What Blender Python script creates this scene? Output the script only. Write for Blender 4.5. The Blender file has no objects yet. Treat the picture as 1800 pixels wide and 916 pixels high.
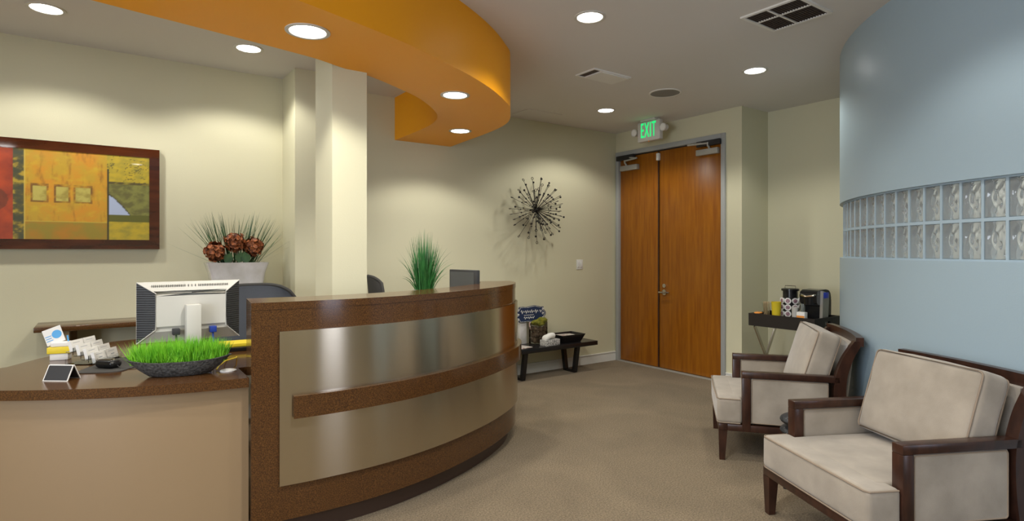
import bpy, bmesh, math, random
from mathutils import Vector, Matrix, noise
random.seed(7)
PI = math.pi; R = math.radians
S = bpy.context.scene; COL = S.collection

# ------------------------------------------------------------------ camera, world, light, exposure
cam_d = bpy.data.cameras.new('camera'); cam = bpy.data.objects.new('camera', cam_d); COL.objects.link(cam)
cam.location = (0, 0, 1.33); cam.rotation_euler = (PI/2, 0, R(54.46-90))
cam_d.sensor_width = 36; cam_d.lens = 1015/1800*36; cam_d.shift_y = -18/1800; cam_d.clip_start = .05
S.camera = cam
S.view_settings.view_transform = 'Standard'; S.view_settings.look = 'None'
S.view_settings.exposure = 0.22; S.view_settings.gamma = 1; S.view_settings.use_curve_mapping = False
wd = bpy.data.worlds.new('world'); S.world = wd; wd.use_nodes = True
wd.node_tree.nodes['Background'].inputs[0].default_value = (.62, .75, 1, 1)
wd.node_tree.nodes['Background'].inputs[1].default_value = 1.6
LAMP_COL = (1, .965, .88); SPOT_W = 34; LENS_E = 14
def area(name, loc, rot, sx, sy, power, col):
    l = bpy.data.lights.new(name, 'AREA'); l.shape = 'RECTANGLE'; l.size = sx; l.size_y = sy; l.energy = power; l.color = col
    o = bpy.data.objects.new(name, l); COL.objects.link(o); o.location = loc; o.rotation_euler = rot; return o
area('added_daylight', (2.8, -3.72, 1.4), (R(90), 0, 0), .5, 2.0, 24, (.74, .80, 1))  # added lamp outside the unseen front window, sized for a steel streak
area('added_daylight', (-3.22, .4, 1.4), (R(90), 0, R(-90)), 2.2, 1.7, 112, (.86, .91, 1))  # added fill lamp outside an unseen left window

# ------------------------------------------------------------------ materials
MATS = {}
def mat(name, col, rough=.5, metal=0, noise_amt=0, noise_scale=20, bump=0, bump_scale=60, emit=0, stretch=(1,1,1),
        coat=0, trans=0, ior=1.45, alpha=1, sheen=0, col2=None, ramp=(.35,.65), spec=.5, detail=4, emit_col=None):
    m = bpy.data.materials.new(name); m.use_nodes = True; nt = m.node_tree; b = nt.nodes['Principled BSDF']
    b.inputs['Base Color'].default_value = (*col, 1); b.inputs['Roughness'].default_value = rough
    b.inputs['Metallic'].default_value = metal; b.inputs['Coat Weight'].default_value = coat
    b.inputs['Coat Roughness'].default_value = .05
    b.inputs['Transmission Weight'].default_value = trans; b.inputs['IOR'].default_value = ior
    b.inputs['Sheen Weight'].default_value = sheen; b.inputs['Specular IOR Level'].default_value = spec
    b.inputs['Alpha'].default_value = alpha
    if emit:
        b.inputs['Emission Color'].default_value = (*(emit_col or col), 1); b.inputs['Emission Strength'].default_value = emit
    tc = nt.nodes.new('ShaderNodeTexCoord'); mp = nt.nodes.new('ShaderNodeMapping'); mp.inputs['Scale'].default_value = stretch
    nt.links.new(tc.outputs['Object'], mp.inputs[0])
    if col2 is not None or noise_amt:
        n = nt.nodes.new('ShaderNodeTexNoise'); n.inputs['Scale'].default_value = noise_scale; n.inputs['Detail'].default_value = detail
        nt.links.new(mp.outputs[0], n.inputs['Vector'])
        rp = nt.nodes.new('ShaderNodeValToRGB'); rp.color_ramp.elements[0].position = ramp[0]; rp.color_ramp.elements[1].position = ramp[1]
        c2 = col2 if col2 is not None else tuple(c*(1-noise_amt) for c in col)
        rp.color_ramp.elements[0].color = (*c2, 1); rp.color_ramp.elements[1].color = (*col, 1)
        nt.links.new(n.outputs['Fac'], rp.inputs[0]); nt.links.new(rp.outputs[0], b.inputs['Base Color'])
    if bump:
        n2 = nt.nodes.new('ShaderNodeTexNoise'); n2.inputs['Scale'].default_value = bump_scale; n2.inputs['Detail'].default_value = 4
        nt.links.new(mp.outputs[0], n2.inputs['Vector'])
        bp = nt.nodes.new('ShaderNodeBump'); bp.inputs['Strength'].default_value = bump; bp.inputs['Distance'].default_value = .01
        nt.links.new(n2.outputs['Fac'], bp.inputs['Height']); nt.links.new(bp.outputs[0], b.inputs['Normal'])
    MATS[name] = m; return m
M = MATS
mat('cream_wall', (.62,.592,.42), .75, bump=.05, bump_scale=160)
mat('inner_paint', (.58,.60,.58), .8)
mat('ceiling_paint', (.70,.67,.64), .85, bump=.04, bump_scale=160)
mat('orange_paint', (.98,.40,.0), .45, bump=.03, bump_scale=160)
mat('blue_paint', (.335,.435,.50), .36, bump=.04, bump_scale=160)
mat('mortar', (.36,.46,.53), .6)
cm = mat('carpet', (.29,.225,.145), .97, noise_scale=120, col2=(.13,.098,.06), ramp=(.33,.66), bump=.6, bump_scale=220, sheen=.1, spec=.1, detail=8)
nt = cm.node_tree; bs = nt.nodes['Principled BSDF']; lk = bs.inputs['Base Color'].links[0]; src = lk.from_socket   # trodden, unevenly brushed pile
nz_ = nt.nodes.new('ShaderNodeTexNoise'); nz_.inputs['Scale'].default_value = 1.6; nz_.inputs['Detail'].default_value = 6; nz_.inputs['Distortion'].default_value = 1.2
mr = nt.nodes.new('ShaderNodeMapRange'); mr.inputs['From Min'].default_value = .3; mr.inputs['From Max'].default_value = .7; mr.inputs['To Min'].default_value = .84; mr.inputs['To Max'].default_value = 1.08
mx = nt.nodes.new('ShaderNodeVectorMath'); mx.operation = 'SCALE'
nt.links.new(nt.nodes['Texture Coordinate'].outputs['Object'], nz_.inputs['Vector']); nt.links.new(nz_.outputs['Fac'], mr.inputs[0])
nt.links.new(src, mx.inputs[0]); nt.links.new(mr.outputs[0], mx.inputs['Scale']); nt.links.new(mx.outputs[0], bs.inputs['Base Color'])
mat('quartz', (.14,.062,.017), .14, noise_scale=230, col2=(.055,.024,.010), ramp=(.40,.68), detail=8)
mat('toe_kick_dark', (.06,.035,.025), .35)
mat('beige_laminate', (.31,.215,.12), .42)
st = mat('steel', (.52,.45,.335), .22, 1)
b_ = st.node_tree.nodes['Principled BSDF']; b_.inputs['Anisotropic'].default_value = .9; b_.inputs['Anisotropic Rotation'].default_value = .25
tn = st.node_tree.nodes.new('ShaderNodeTangent'); tn.direction_type = 'RADIAL'; tn.axis = 'Z'; st.node_tree.links.new(tn.outputs[0], b_.inputs['Tangent'])
mat('steel_edge', (.7,.68,.62), .3, 1)
mat('white_trim', (.74,.74,.70), .45)
mat('grey_frame', (.36,.37,.36), .45)
mat('door_wood', (.34,.118,.006), .32, noise_scale=6, col2=(.23,.070,.004), ramp=(.3,.7), stretch=(6,6,.5), detail=8)
mat('nickel', (.62,.58,.52), .25, 1)
mat('closer_grey', (.42,.41,.37), .45, .3)
mat('black_metal', (.015,.015,.016), .4)
mat('exit_box', (.62,.60,.56), .5)
mat('exit_green', (.02,.62,.18), .5, emit=.75, emit_col=(.02,.85,.22))
mat('lens', (1,1,1), .5, emit=LENS_E, emit_col=(1,.98,.95))
mat('can_ring', (.62,.60,.55), .35)
mat('grille_dark', (.06,.04,.03), .7)
mat('vent_frame', (.78,.76,.72), .6)
mat('speaker_grille', (.25,.24,.22), .8, bump=.3, bump_scale=500)
mat('dark_wood', (.050,.020,.012), .28, noise_scale=10, col2=(.028,.012,.008), stretch=(3,3,1))
mat('suede', (.385,.335,.275), .95, noise_scale=6, col2=(.27,.235,.19), ramp=(.3,.7), bump=.12, bump_scale=300, sheen=.35, spec=.15)
mat('piping', (.27,.21,.155), .9)
mat('frame_mahogany', (.085,.020,.008), .07, coat=.8, noise_scale=4, col2=(.04,.010,.006), stretch=(1,1,5))
mat('pearl', (.66,.64,.64), .12, coat=.8, noise_scale=9, col2=(.50,.48,.44), ramp=(.3,.7), bump=.25, bump_scale=14)
mat('leaf_green', (.075,.17,.055), .5, noise_scale=12, col2=(.03,.075,.04))
mat('straw', (.50,.45,.26), .7)
mat('rust_petal', (.42,.13,.04), .55, noise_scale=45, col2=(.045,.012,.008), ramp=(.35,.6))
mat('wheatgrass', (.28,.68,.04), .5, noise_scale=25, col2=(.12,.42,.02))
mat('soil', (.05,.035,.02), .9)
mat('stone_bowl', (.11,.11,.105), .7, noise_scale=90, col2=(.035,.035,.034), bump=.6, bump_scale=90)
mat('white_paper', (.78,.77,.74), .6)
mat('print_grey', (.33,.35,.40), .6)
mat('print_blue', (.08,.36,.72), .5)
mat('yellow_card', (.80,.62,.03), .5)
mat('acrylic', (.95,.97,.97), .03, trans=1, ior=1.3)
mat('monitor_silver', (.56,.55,.50), .4)
mat('monitor_black', (.035,.036,.038), .5)
mat('screen_grey', (.09,.095,.095), .22)
mat('cable_black', (.02,.02,.02), .5)
mat('plug_blue', (.02,.05,.30), .4)
mat('fabric_grey', (.075,.083,.10), .85, bump=.4, bump_scale=400)
mat('fabric_black', (.05,.048,.045), .8, bump=.4, bump_scale=400)
mat('grass_green', (.045,.21,.045), .45, noise_scale=14, col2=(.02,.10,.025))
mat('bench_black', (.012,.011,.012), .25)
mat('navy', (.015,.03,.085), .5)
mat('clear_glass', (.93,.96,.94), .02, trans=1, ior=1.2)
mat('moss', (.24,.22,.02), .95, bump=1, bump_scale=90, noise_scale=30, col2=(.10,.11,.01))
mat('pinecone', (.17,.11,.065), .8, bump=1, bump_scale=60, noise_scale=30, col2=(.06,.035,.02))
mat('tissue_box', (.62,.61,.60), .6, noise_scale=110, col2=(.12,.12,.12), ramp=(.42,.52))
mat('magazine', (.66,.62,.58), .3, noise_scale=22, col2=(.30,.12,.10), ramp=(.35,.5))
mat('black_leather', (.016,.019,.024), .35, bump=.3, bump_scale=90)
mat('tray_black', (.022,.018,.016), .4)
mat('chrome', (.62,.60,.56), .16, 1)
mat('appliance_black', (.012,.012,.013), .2)
mat('appliance_silver', (.42,.40,.36), .35, .6)
mat('reservoir', (.55,.6,.62), .06, trans=.8, ior=1.3)
mat('pod_lid', (.45,.28,.32), .4, noise_scale=120, col2=(.10,.04,.06), ramp=(.42,.56))
mat('wood_stick', (.55,.42,.25), .7)
mat('orange_candy', (.85,.32,.06), .5)
mat('logo_blue', (.03,.07,.62), .35)
mat('rod_metal', (.045,.042,.04), .35, .8)
mat('crystal', (.75,.74,.70), .08, .5)
mat('window_frame', (.55,.55,.53), .5)
# glass block: wavy clear glass
gb = mat('glass_block', (.84,.86,.84), .03, trans=.82, ior=1.45)

# ------------------------------------------------------------------ helpers
def fin(name, bm, m, parent=None, smooth=35, recalc=True):
    if recalc: bmesh.ops.recalc_face_normals(bm, faces=bm.faces)
    me = bpy.data.meshes.new(name); bm.to_mesh(me); bm.free()
    for p in me.polygons: p.use_smooth = True
    if smooth is not None: me.set_sharp_from_angle(angle=R(smooth))
    for mm in (m if isinstance(m, (list, tuple)) else [m]): me.materials.append(M[mm])
    o = bpy.data.objects.new(name, me); COL.objects.link(o)
    if parent: o.parent = parent
    return o
def tag(o, label=None, cat=None, group=None, kind=None):
    if label: o['label'] = label
    if cat: o['category'] = cat
    if group: o['group'] = group
    if kind: o['kind'] = kind
    return o
def thing(name, label, cat, loc=(0,0,0), rz=0, group=None):
    o = bpy.data.objects.new(name, None); COL.objects.link(o); o.empty_display_size = .05
    o.location = loc; o.rotation_euler = (0, 0, rz); return tag(o, label, cat, group)
def shift(bm, v): bmesh.ops.translate(bm, vec=v, verts=bm.verts)
def NB(): return bmesh.new()
def box(bm, x0, x1, y0, y1, z0, z1, bev=0, rot=None, seg=2):
    r = bmesh.ops.create_cube(bm, size=1); vs = r['verts']
    for v in vs: v.co = Vector((x0+(v.co.x+.5)*(x1-x0), y0+(v.co.y+.5)*(y1-y0), z0+(v.co.z+.5)*(z1-z0)))
    if rot: bmesh.ops.rotate(bm, cent=rot[0], matrix=rot[1], verts=vs)
    if bev:
        es = list({e for v in vs for e in v.link_edges}); bmesh.ops.bevel(bm, geom=es, offset=bev, segments=seg, affect='EDGES', profile=.5)
    return bm
def B(*a, **k): return box(NB(), *a, **k)
def lathe(bm, prof, cx=0, cy=0, n=32, cap=True):
    rings = []
    for r, z in prof:
        rings.append([bm.verts.new((cx+r*math.cos(2*PI*i/n), cy+r*math.sin(2*PI*i/n), z)) for i in range(n)])
    for a, b in zip(rings, rings[1:]):
        for i in range(n): bm.faces.new((a[i], a[(i+1)%n], b[(i+1)%n], b[i]))
    if cap:
        bm.faces.new(rings[0][::-1]); bm.faces.new(rings[-1])
    return bm
def tube(bm, pts, r, n=8, closed=False, r2=None):
    pts = [Vector(p) for p in pts]; N = len(pts); rings = []; up = None
    for i, p in enumerate(pts):
        t = (pts[(i+1)%N]-pts[i-1]) if closed else (pts[min(i+1,N-1)]-pts[max(i-1,0)])
        t.normalize()
        if up is None: up = Vector((0,0,1)) if abs(t.z) < .9 else Vector((1,0,0))
        a = t.cross(up); 
        if a.length < 1e-4: a = t.cross(Vector((0,1,0)))
        a.normalize(); b = t.cross(a).normalized(); up = -b if False else up
        rr = r if r2 is None else r+(r2-r)*i/(N-1)
        rings.append([bm.verts.new(p+a*rr*math.cos(2*PI*k/n)+b*rr*math.sin(2*PI*k/n)) for k in range(n)])
    for i in range(N if closed else N-1):
        A, Bq = rings[i], rings[(i+1)%N]
        for k in range(n): bm.faces.new((A[k], A[(k+1)%n], Bq[(k+1)%n], Bq[k]))
    if not closed: bm.faces.new(rings[0][::-1]); bm.faces.new(rings[-1])
    return bm
def prism(bm, poly, z0, z1):
    a = [bm.verts.new((x, y, z0)) for x, y in poly]; b = [bm.verts.new((x, y, z1)) for x, y in poly]; n = len(poly)
    bm.faces.new(a[::-1]); bm.faces.new(b)
    for i in range(n): bm.faces.new((a[i], a[(i+1)%n], b[(i+1)%n], b[i]))
    return bm
def crom(P, n=10):
    P = [Vector((*p, 0)[:3]) for p in P]; out = []
    E_ = [P[0]*2-P[1]] + P + [P[-1]*2-P[-2]]
    for i in range(1, len(E_)-2):
        p0, p1, p2, p3 = E_[i-1:i+3]
        for k in range(n):
            t = k/n; out.append(.5*((2*p1)+(p2-p0)*t+(2*p0-5*p1+4*p2-p3)*t*t+(3*p1-p0-3*p2+p3)*t**3))
    out.append(P[-1]); return [(v.x, v.y) for v in out]
def offs(C, d):     # offset to the right-hand side of travel
    o = []
    for i, (x, y) in enumerate(C):
        a = C[max(i-1,0)]; b = C[min(i+1,len(C)-1)]; dx, dy = b[0]-a[0], b[1]-a[1]; L = math.hypot(dx, dy)
        o.append((x+dy/L*d, y-dx/L*d))
    return o
def strip(bm, A, Bc, z0, z1):   # solid between two plan curves of equal length
    n = len(A); v = []
    for (ax, ay), (bx, by) in zip(A, Bc):
        v.append([bm.verts.new((ax,ay,z0)), bm.verts.new((ax,ay,z1)), bm.verts.new((bx,by,z1)), bm.verts.new((bx,by,z0))])
    for i in range(n-1):
        for k in range(4): bm.faces.new((v[i][k], v[i][(k+1)%4], v[i+1][(k+1)%4], v[i+1][k]))
    bm.faces.new(v[0]); bm.faces.new(v[-1][::-1]); return bm
def rbox(bm, hx, hy, hz, r, crown=(0,0,0), n=7, c=(0,0,0), rot=None, wob=0):
    def ax(h):
        inner = [-(h-r)+2*(h-r)*i/n for i in range(n+1)]
        return [-h, -h+.3*r, -h+.65*r] + inner + [h-.65*r, h-.3*r, h]
    X, Y, Z_ = ax(hx), ax(hy), ax(hz); cache = {}
    def vert(x, y, z):
        k = (round(x,5), round(y,5), round(z,5))
        if k in cache: return cache[k]
        q = Vector((max(-(hx-r), min(hx-r, x)), max(-(hy-r), min(hy-r, y)), max(-(hz-r), min(hz-r, z))))
        dd = Vector((x,y,z))-q; p = q+dd.normalized()*r if dd.length > 1e-6 else q
        u, v_, w = x/hx, y/hy, z/hz
        p.x += crown[0]*math.copysign(1,u)*(1-v_*v_)*(1-w*w)*(abs(u)**2)
        p.y += crown[1]*math.copysign(1,v_)*(1-u*u)*(1-w*w)*(abs(v_)**2)
        p.z += crown[2]*math.copysign(1,w)*(1-u*u)*(1-v_*v_)*(abs(w)**2)
        if wob: p += noise.noise_vector(p*9)*wob
        if rot: p = rot @ p
        cache[k] = bm.verts.new(p+Vector(c)); return cache[k]
    def grid(A, Bq, f):
        for i in range(len(A)-1):
            for j in range(len(Bq)-1):
                bm.faces.new((f(A[i],Bq[j]), f(A[i+1],Bq[j]), f(A[i+1],Bq[j+1]), f(A[i],Bq[j+1])))
    for s in (-1, 1):
        grid(X, Y, lambda a, b: vert(a, b, s*hz)); grid(X, Z_, lambda a, b: vert(a, s*hy, b)); grid(Y, Z_, lambda a, b: vert(s*hx, a, b))
    return bm
def rrect(hx, hy, r, n=5):
    o = []
    for cx, cy, a0 in ((hx-r,hy-r,0),(-hx+r,hy-r,90),(-hx+r,-hy+r,180),(hx-r,-hy+r,270)):
        for i in range(n+1):
            a = R(a0+90*i/n); o.append((cx+r*math.cos(a), cy+r*math.sin(a)))
    return o
def blade(bm, base, tip, w, bend=0, seg=5, az=None):
    base, tip = Vector(base), Vector(tip); d = tip-base
    side = Vector((math.cos(az if az is not None else random.random()*PI), math.sin(az if az is not None else random.random()*PI), 0))*w
    horiz = Vector((d.x, d.y, 0)); prev = None
    for i in range(seg+1):
        t = i/seg; p = base+d*t + Vector((0,0,1))*bend*math.sin(PI*t*.5)*(1-t)*2 
        ww = side*(1-t**2*.95)
        a, b = bm.verts.new(p-ww), bm.verts.new(p+ww)
        if prev: bm.faces.new((prev[0], prev[1], b, a))
        prev = (a, b)
def copy_tree(o, parent=None):
    c = o.copy(); COL.objects.link(c)
    if parent is not None: c.parent = parent
    for ch in list(o.children): copy_tree(ch, c)
    return c
def struct(name, bm, m, parent=None, smooth=35):
    o = fin(name, bm, m, parent, smooth)
    if parent is None: o['kind'] = 'structure'
    return o

# ------------------------------------------------------------------ the room shell
H = 2.743
struct('floor', B(-3.1, 5.72, -3.6, 5.1, -.1, 0), 'carpet')
struct('ceiling', B(-3.1, 5.72, -3.6, 5.1, H, H+.1), 'ceiling_paint')
struct('wall_back', B(-3.0, 5.23, 4.98, 5.1, 0, H), 'cream_wall')
# door wall with its opening, and the jog that widens the room
DX = 5.11; DY0, DY1, DZ = 3.475, 4.955, 2.50
bm = NB(); box(bm, DX, DX+.12, DY1, 4.98, 0, H); box(bm, DX, DX+.12, 3.288, DY0, 0, H); box(bm, DX, DX+.12, DY0, DY1, DZ, H)
struct('wall_door', bm, 'cream_wall')
struct('wall_jog', B(DX+.12, 5.57, 3.288, 3.40, 0, H), 'cream_wall')
struct('wall_right', B(5.57, 5.69, 2.29, 3.40, 0, H), 'cream_wall')
struct('wall_inner', B(5.57, 5.69, -3.5, 2.29, 0, H), 'inner_paint')
bm = NB(); box(bm, -3.1, 2.5, -3.62, -3.5, 0, H); box(bm, 3.1, 5.57, -3.62, -3.5, 0, H); box(bm, 2.5, 3.1, -3.62, -3.5, 0, .35); box(bm, 2.5, 3.1, -3.62, -3.5, 2.45, H)
struct('wall_front', bm, 'cream_wall')
bm = NB(); box(bm, -3.12, -3.0, -3.5, -.7, 0, H); box(bm, -3.12, -3.0, 1.5, 4.98, 0, H); box(bm, -3.12, -3.0, -.7, 1.5, 0, .5); box(bm, -3.12, -3.0, -.7, 1.5, 2.3, H)
struct('wall_left', bm, 'cream_wall')
def window(name, x0, x1, y, z0, z1, alongx=True):
    bm = NB(); t = .03
    def b(u0, u1, w0, w1):
        if alongx: box(bm, u0, u1, y-t, y+t, w0, w1)
        else: box(bm, y-t, y+t, u0, u1, w0, w1)
    b(x0, x0+.05, z0, z1); b(x1-.05, x1, z0, z1); b(x0+.05, x1-.05, z0, z0+.05); b(x0+.05, x1-.05, z1-.05, z1)
    m_ = (x0+x1)/2; b(m_-.03, m_+.03, z0+.05, z1-.05)
    struct(name, bm, 'window_frame')
window('unseen_window_2', 2.5, 3.1, -3.56, .35, 2.45); window('fill_window_3', -.7, 1.5, -3.06, .5, 2.3, False)  # unseen: front one narrowed for a steel streak, left one added for fill
def baseboard(name, pts):
    bm = NB(); C = pts
    strip(bm, C, offs(C, .014), 0, .085); strip(bm, C, offs(C, .009), .085, .097); strip(bm, C, offs(C, .018), .097, .107)
    return struct(name, bm, 'white_trim')
baseboard('baseboard_back', [(.0, 4.98), (2.0, 4.98), (5.11, 4.98)])
baseboard('baseboard_door', [(5.11, 3.46), (5.11, 3.38), (5.11, 3.29)])
baseboard('baseboard_jog', [(5.125, 3.288), (5.3, 3.288), (5.57, 3.288)])
baseboard('baseboard_right', [(5.57, 3.27), (5.57, 2.8), (5.57, 2.31)])
# pilaster beside the recess and the square column that meets the soffit
struct('pilaster', B(1.23, 1.39, 4.61, 4.98, 0, H), 'cream_wall')
struct('column', B(1.05, 1.25, 3.185, 3.49, 0, H), 'cream_wall')

# curved blue wall with two courses of glass block
CX, CY, CR = 5.448, -.005, 2.297
def arc(r, a0, a1, n): return [(CX+r*math.cos(R(a0+(a1-a0)*i/n)), CY+r*math.sin(R(a0+(a1-a0)*i/n))) for i in range(n+1)]
TH0 = math.degrees(2.7707); DTH = math.degrees(.0483); ZB0, ZB1 = 1.277, 1.668
KA, KB = -14, 19
aA, aB = TH0-DTH*KB, TH0-DTH*KA         # block band from aA to aB
bm = NB()
strip(bm, arc(CR, 87, 273, 150), arc(CR-.15, 87, 273, 150), 0, ZB0)
strip(bm, arc(CR, 87, 273, 150), arc(CR-.15, 87, 273, 150), ZB1, H)
strip(bm, arc(CR, 87, aA, 30), arc(CR-.15, 87, aA, 30), ZB0, ZB1)
strip(bm, arc(CR, aB, 273, 30), arc(CR-.15, aB, 273, 30), ZB0, ZB1)
struct('wall_curved', bm, 'blue_paint', smooth=20)
bm = NB(); ro, ri = CR-.022, CR-.115; zm = (ZB0+ZB1)/2
for z0, z1 in ((ZB0, ZB0+.009), (zm-.008, zm+.008), (ZB1-.009, ZB1)):
    strip(bm, arc(ro, aA, aB, 80), arc(ri, aA, aB, 80), z0, z1)
for k in range(KA, KB+1):
    a = TH0-DTH*k; da = math.degrees(.0065/CR)
    for z0, z1 in ((ZB0+.009, zm-.008), (zm+.008, ZB1-.009)):
        strip(bm, arc(ro, a-da, a+da, 1), arc(ri, a-da, a+da, 1), z0, z1)
win = struct('window_1', bm, 'mortar', smooth=20)
bm = NB(); hw = .5*R(DTH)*CR-.0068
rbox(bm, .036, hw, (zm-.008-ZB0-.009)/2-.0003, .006, crown=(0,0,0), n=22)
for w_ in bm.verts:
    if abs(w_.co.x) > .034 and abs(w_.co.y) < hw*.86 and abs(w_.co.z) < .082:
        f_ = (1-(abs(w_.co.y)/(hw*.86))**4)*(1-(abs(w_.co.z)/.082)**6)
        w_.co.x += math.copysign(1, w_.co.x)*f_*(.003*math.sin(w_.co.y*150+2.6*math.sin(w_.co.z*44+w_.co.x*30))-.003+.006*noise.noise(Vector((w_.co.y*45, w_.co.z*26, w_.co.x*40))))
proto = fin('glass_block', bm, 'glass_block', win)
first = True
for row in (0, 1):
    zc = (ZB0+.009+zm-.008)/2 if row == 0 else (zm+.008+ZB1-.009)/2
    for k in range(KA, KB):
        a = R(TH0-DTH*(k+.5)); o = proto if first else proto.copy()
        if not first: COL.objects.link(o); o.parent = win
        first = False
        o.location = (CX+(CR-.061)*math.cos(a), CY+(CR-.061)*math.sin(a), zc); o.rotation_euler = (0, 0, a)

# orange soffit
inner = crom([(-3.0, 2.30), (-1.6, 2.60), (-.03, 2.912), (.257, 2.966), (.545, 3.022), (.766, 3.067), (.946, 3.111), (1.10, 3.175), (1.27, 3.23), (1.493, 3.351), (1.77, 3.537), (2.05, 3.836), (2.172, 4.12), (2.215, 4.5), (2.224, 4.98)], 8)
outer = crom([(-3.0, 1.85), (-1.6, 2.02), (-.03, 2.25), (.32, 2.33), (.657, 2.423), (.865, 2.49), (1.046, 2.55), (1.266, 2.635), (1.522, 2.755), (1.778, 2.895), (2.02, 3.05), (2.26, 3.25), (2.46, 3.46), (2.68, 3.86), (2.814, 4.98)], 8)
# a fuller end where the band turns to the wall
outer = crom([(-3.0, 1.85), (-1.6, 2.02), (-.03, 2.25), (.32, 2.33), (.657, 2.423), (.865, 2.49), (1.046, 2.55), (1.266, 2.635), (1.522, 2.76), (1.778, 2.895), (2.02, 3.05), (2.25, 3.235), (2.43, 3.425), (2.70, 3.92), (2.814, 4.98)], 8)
bm = NB(); strip(bm, outer, inner, 2.35, H); struct('trim_soffit', bm, 'orange_paint', smooth=25)

# ------------------------------------------------------------------ doors
bm = NB(); w = .05
for y0, y1 in ((DY0, DY0+.012), (DY1-.012, DY1)): pass
box(bm, 5.09, 5.21, DY0-.012, DY0+.036, 0, DZ+.01, .003); box(bm, 5.09, 5.21, DY1-.036, DY1+.012, 0, DZ+.01, .003)
box(bm, 5.09, 5.21, DY0+.036, DY1-.036, DZ-.042, DZ+.01, .003)
box(bm, 5.17, 5.205, DY0+.036, DY0+.05, 0, DZ-.042); box(bm, 5.17, 5.205, DY1-.05, DY1-.036, 0, DZ-.042)
struct('trim_doorframe', bm, 'grey_frame')
struct('trim_threshold', B(5.085, 5.12, DY0+.04, DY1-.04, .0, .012), 'closer_grey')
struct('trim_doorback', B(5.215, 5.228, DY0, DY1, 0, DZ), 'black_metal')
YS = 4.318
d1 = struct('door_1', B(5.125, 5.17, YS+.004, 4.915, .015, 2.445, .003), 'door_wood')
d2 = struct('door_2', B(5.125, 5.17, 3.515, YS-.004, .015, 2.445, .003), 'door_wood')
fin('astragal', B(5.118, 5.125, YS+.004, YS+.02, .02, 2.44), 'dark_wood', d1)
def closer(d, y0, y1, z0, z1, side):
    c = fin('door_closer', B(5.075, 5.125, y0, y1, z0, z1, .004), 'closer_grey', d)
    bm = NB(); ym = y0+.10 if side > 0 else y1-.10
    tube(bm, [(5.095, ym, z1-.005), (5.06, ym, z1+.03), (5.055, ym, z1+.06)], .011)
    e = ym-.0+side*.22
    tube(bm, [(5.055, ym, z1+.05), (5.02, e, z1+.055)], .010); tube(bm, [(5.02, e, z1+.055), (5.10, ym+side*-.05, 2.44)], .010)
    fin('closer_arm', bm, 'closer_grey', c)
    fin('closer_shoe', B(5.055, 5.09, ym-.14, ym+.14, 2.40, 2.455, .004), 'black_metal', c)
closer(d1, 4.615, 4.885, 2.275, 2.335, -1); closer(d2, 3.54, 3.80, 2.315, 2.375, 1)
fin('strike_plate', B(5.09, 5.125, 4.305, 4.34, 2.34, 2.42, .003), 'white_trim', d1)
bm = NB(); tube(bm, [(5.125, 4.245, .935), (5.11, 4.245, .935)], .022, 20)
tube(bm, [(5.111, 4.245, .935), (5.106, 4.245, .935)], .010, 12); fin('deadbolt', bm, 'nickel', d2)
bm = NB(); tube(bm, [(5.125, 4.245, .862), (5.112, 4.245, .862)], .030, 20)
tube(bm, [(5.112, 4.245, .862), (5.075, 4.245, .862)], .012, 12)
tube(bm, [(5.072, 4.285, .861), (5.070, 4.245, .862), (5.072, 4.20, .864), (5.078, 4.15, .862)], .012, 10, r2=.009)
fin('door_handle', bm, 'nickel', d2)

# ------------------------------------------------------------------ ceiling fittings
def can(x, y, z, label, tilt=0, power=SPOT_W, group='recessed ceiling lights', r=.078):
    t = thing('recessed_light', label, 'ceiling light', (x, y, z), 0, group)
    fin('trim_ring', lathe(NB(), [(r+.018, 0), (r+.018, -.004), (r+.008, -.007), (r, -.005), (r-.004, 0)], n=40, cap=False), 'can_ring', t)
    fin('lens', lathe(NB(), [(r, -.001), (r*.8, -.0045), (r*.3, -.006)], n=40), 'lens', t)
    l = bpy.data.lights.new('lamp', 'SPOT'); l.energy = power; l.color = LAMP_COL; l.spot_size = R(138); l.spot_blend = .35; l.shadow_soft_size = .06
    o = bpy.data.objects.new('lamp', l); COL.objects.link(o); o.parent = t; o.location = (0, 0, -.03)
    return t
can(-.254, 4.329, H, 'round recessed ceiling light near the painting, far left')
can(.849, 4.359, H, 'round recessed ceiling light above the flower vase')
can(.789, 2.741, 2.35, 'largest round light set in the orange soffit underside', r=.083)
can(1.90, 3.303, 2.35, 'round light in the orange soffit, middle of the three')
can(2.506, 4.269, 2.35, 'smallest round light at the far end of the orange soffit', power=SPOT_W*.8)
can(2.417, 2.572, H, 'round recessed light in the grey ceiling right of the orange soffit')
can(4.192, 2.583, H, 'round recessed ceiling light nearest the blue curved wall')
can(4.16, 4.193, H, 'small round recessed ceiling light left of the exit sign')
for x, y, pw_, lb in ((2.35, .95, 34, 'added ceiling light between viewer and blue wall, above the frame'), (1.05, 1.42, 88, 'added ceiling light in front of the tall desk, above the frame'), (-.55, 1.2, 30, 'added ceiling light in front of the low counter, above the frame'), (.5, -1.4, 34, 'added ceiling light in the middle behind the viewer'), (2.4, -1.4, 34, 'added ceiling light by the front window'), (-1.9, .0, 30, 'added ceiling light by the left window')):
    can(x, y, H, lb, group='added lights out of view', power=pw_)  # out-of-view lamps added for fill; the one before the desk brightens the soffit face
can(-.75, 2.42, 2.35, 'added soffit light left of the picture', group='added lights out of view')  # unseen soffit lamp, added for fill
can(-1.5, 4.33, H, 'added ceiling light left of the picture', group='added lights out of view')  # added fill lamp beyond the left edge of view
can(4.45, .4, H, 'added ceiling light inside the curved room, inner one', group='added lights out of view', power=90)  # lamp added to light the space behind the glass blocks
can(4.45, -1.2, H, 'added ceiling light inside the curved room', group='added lights out of view', power=60)  # second added lamp behind the glass blocks

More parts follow.
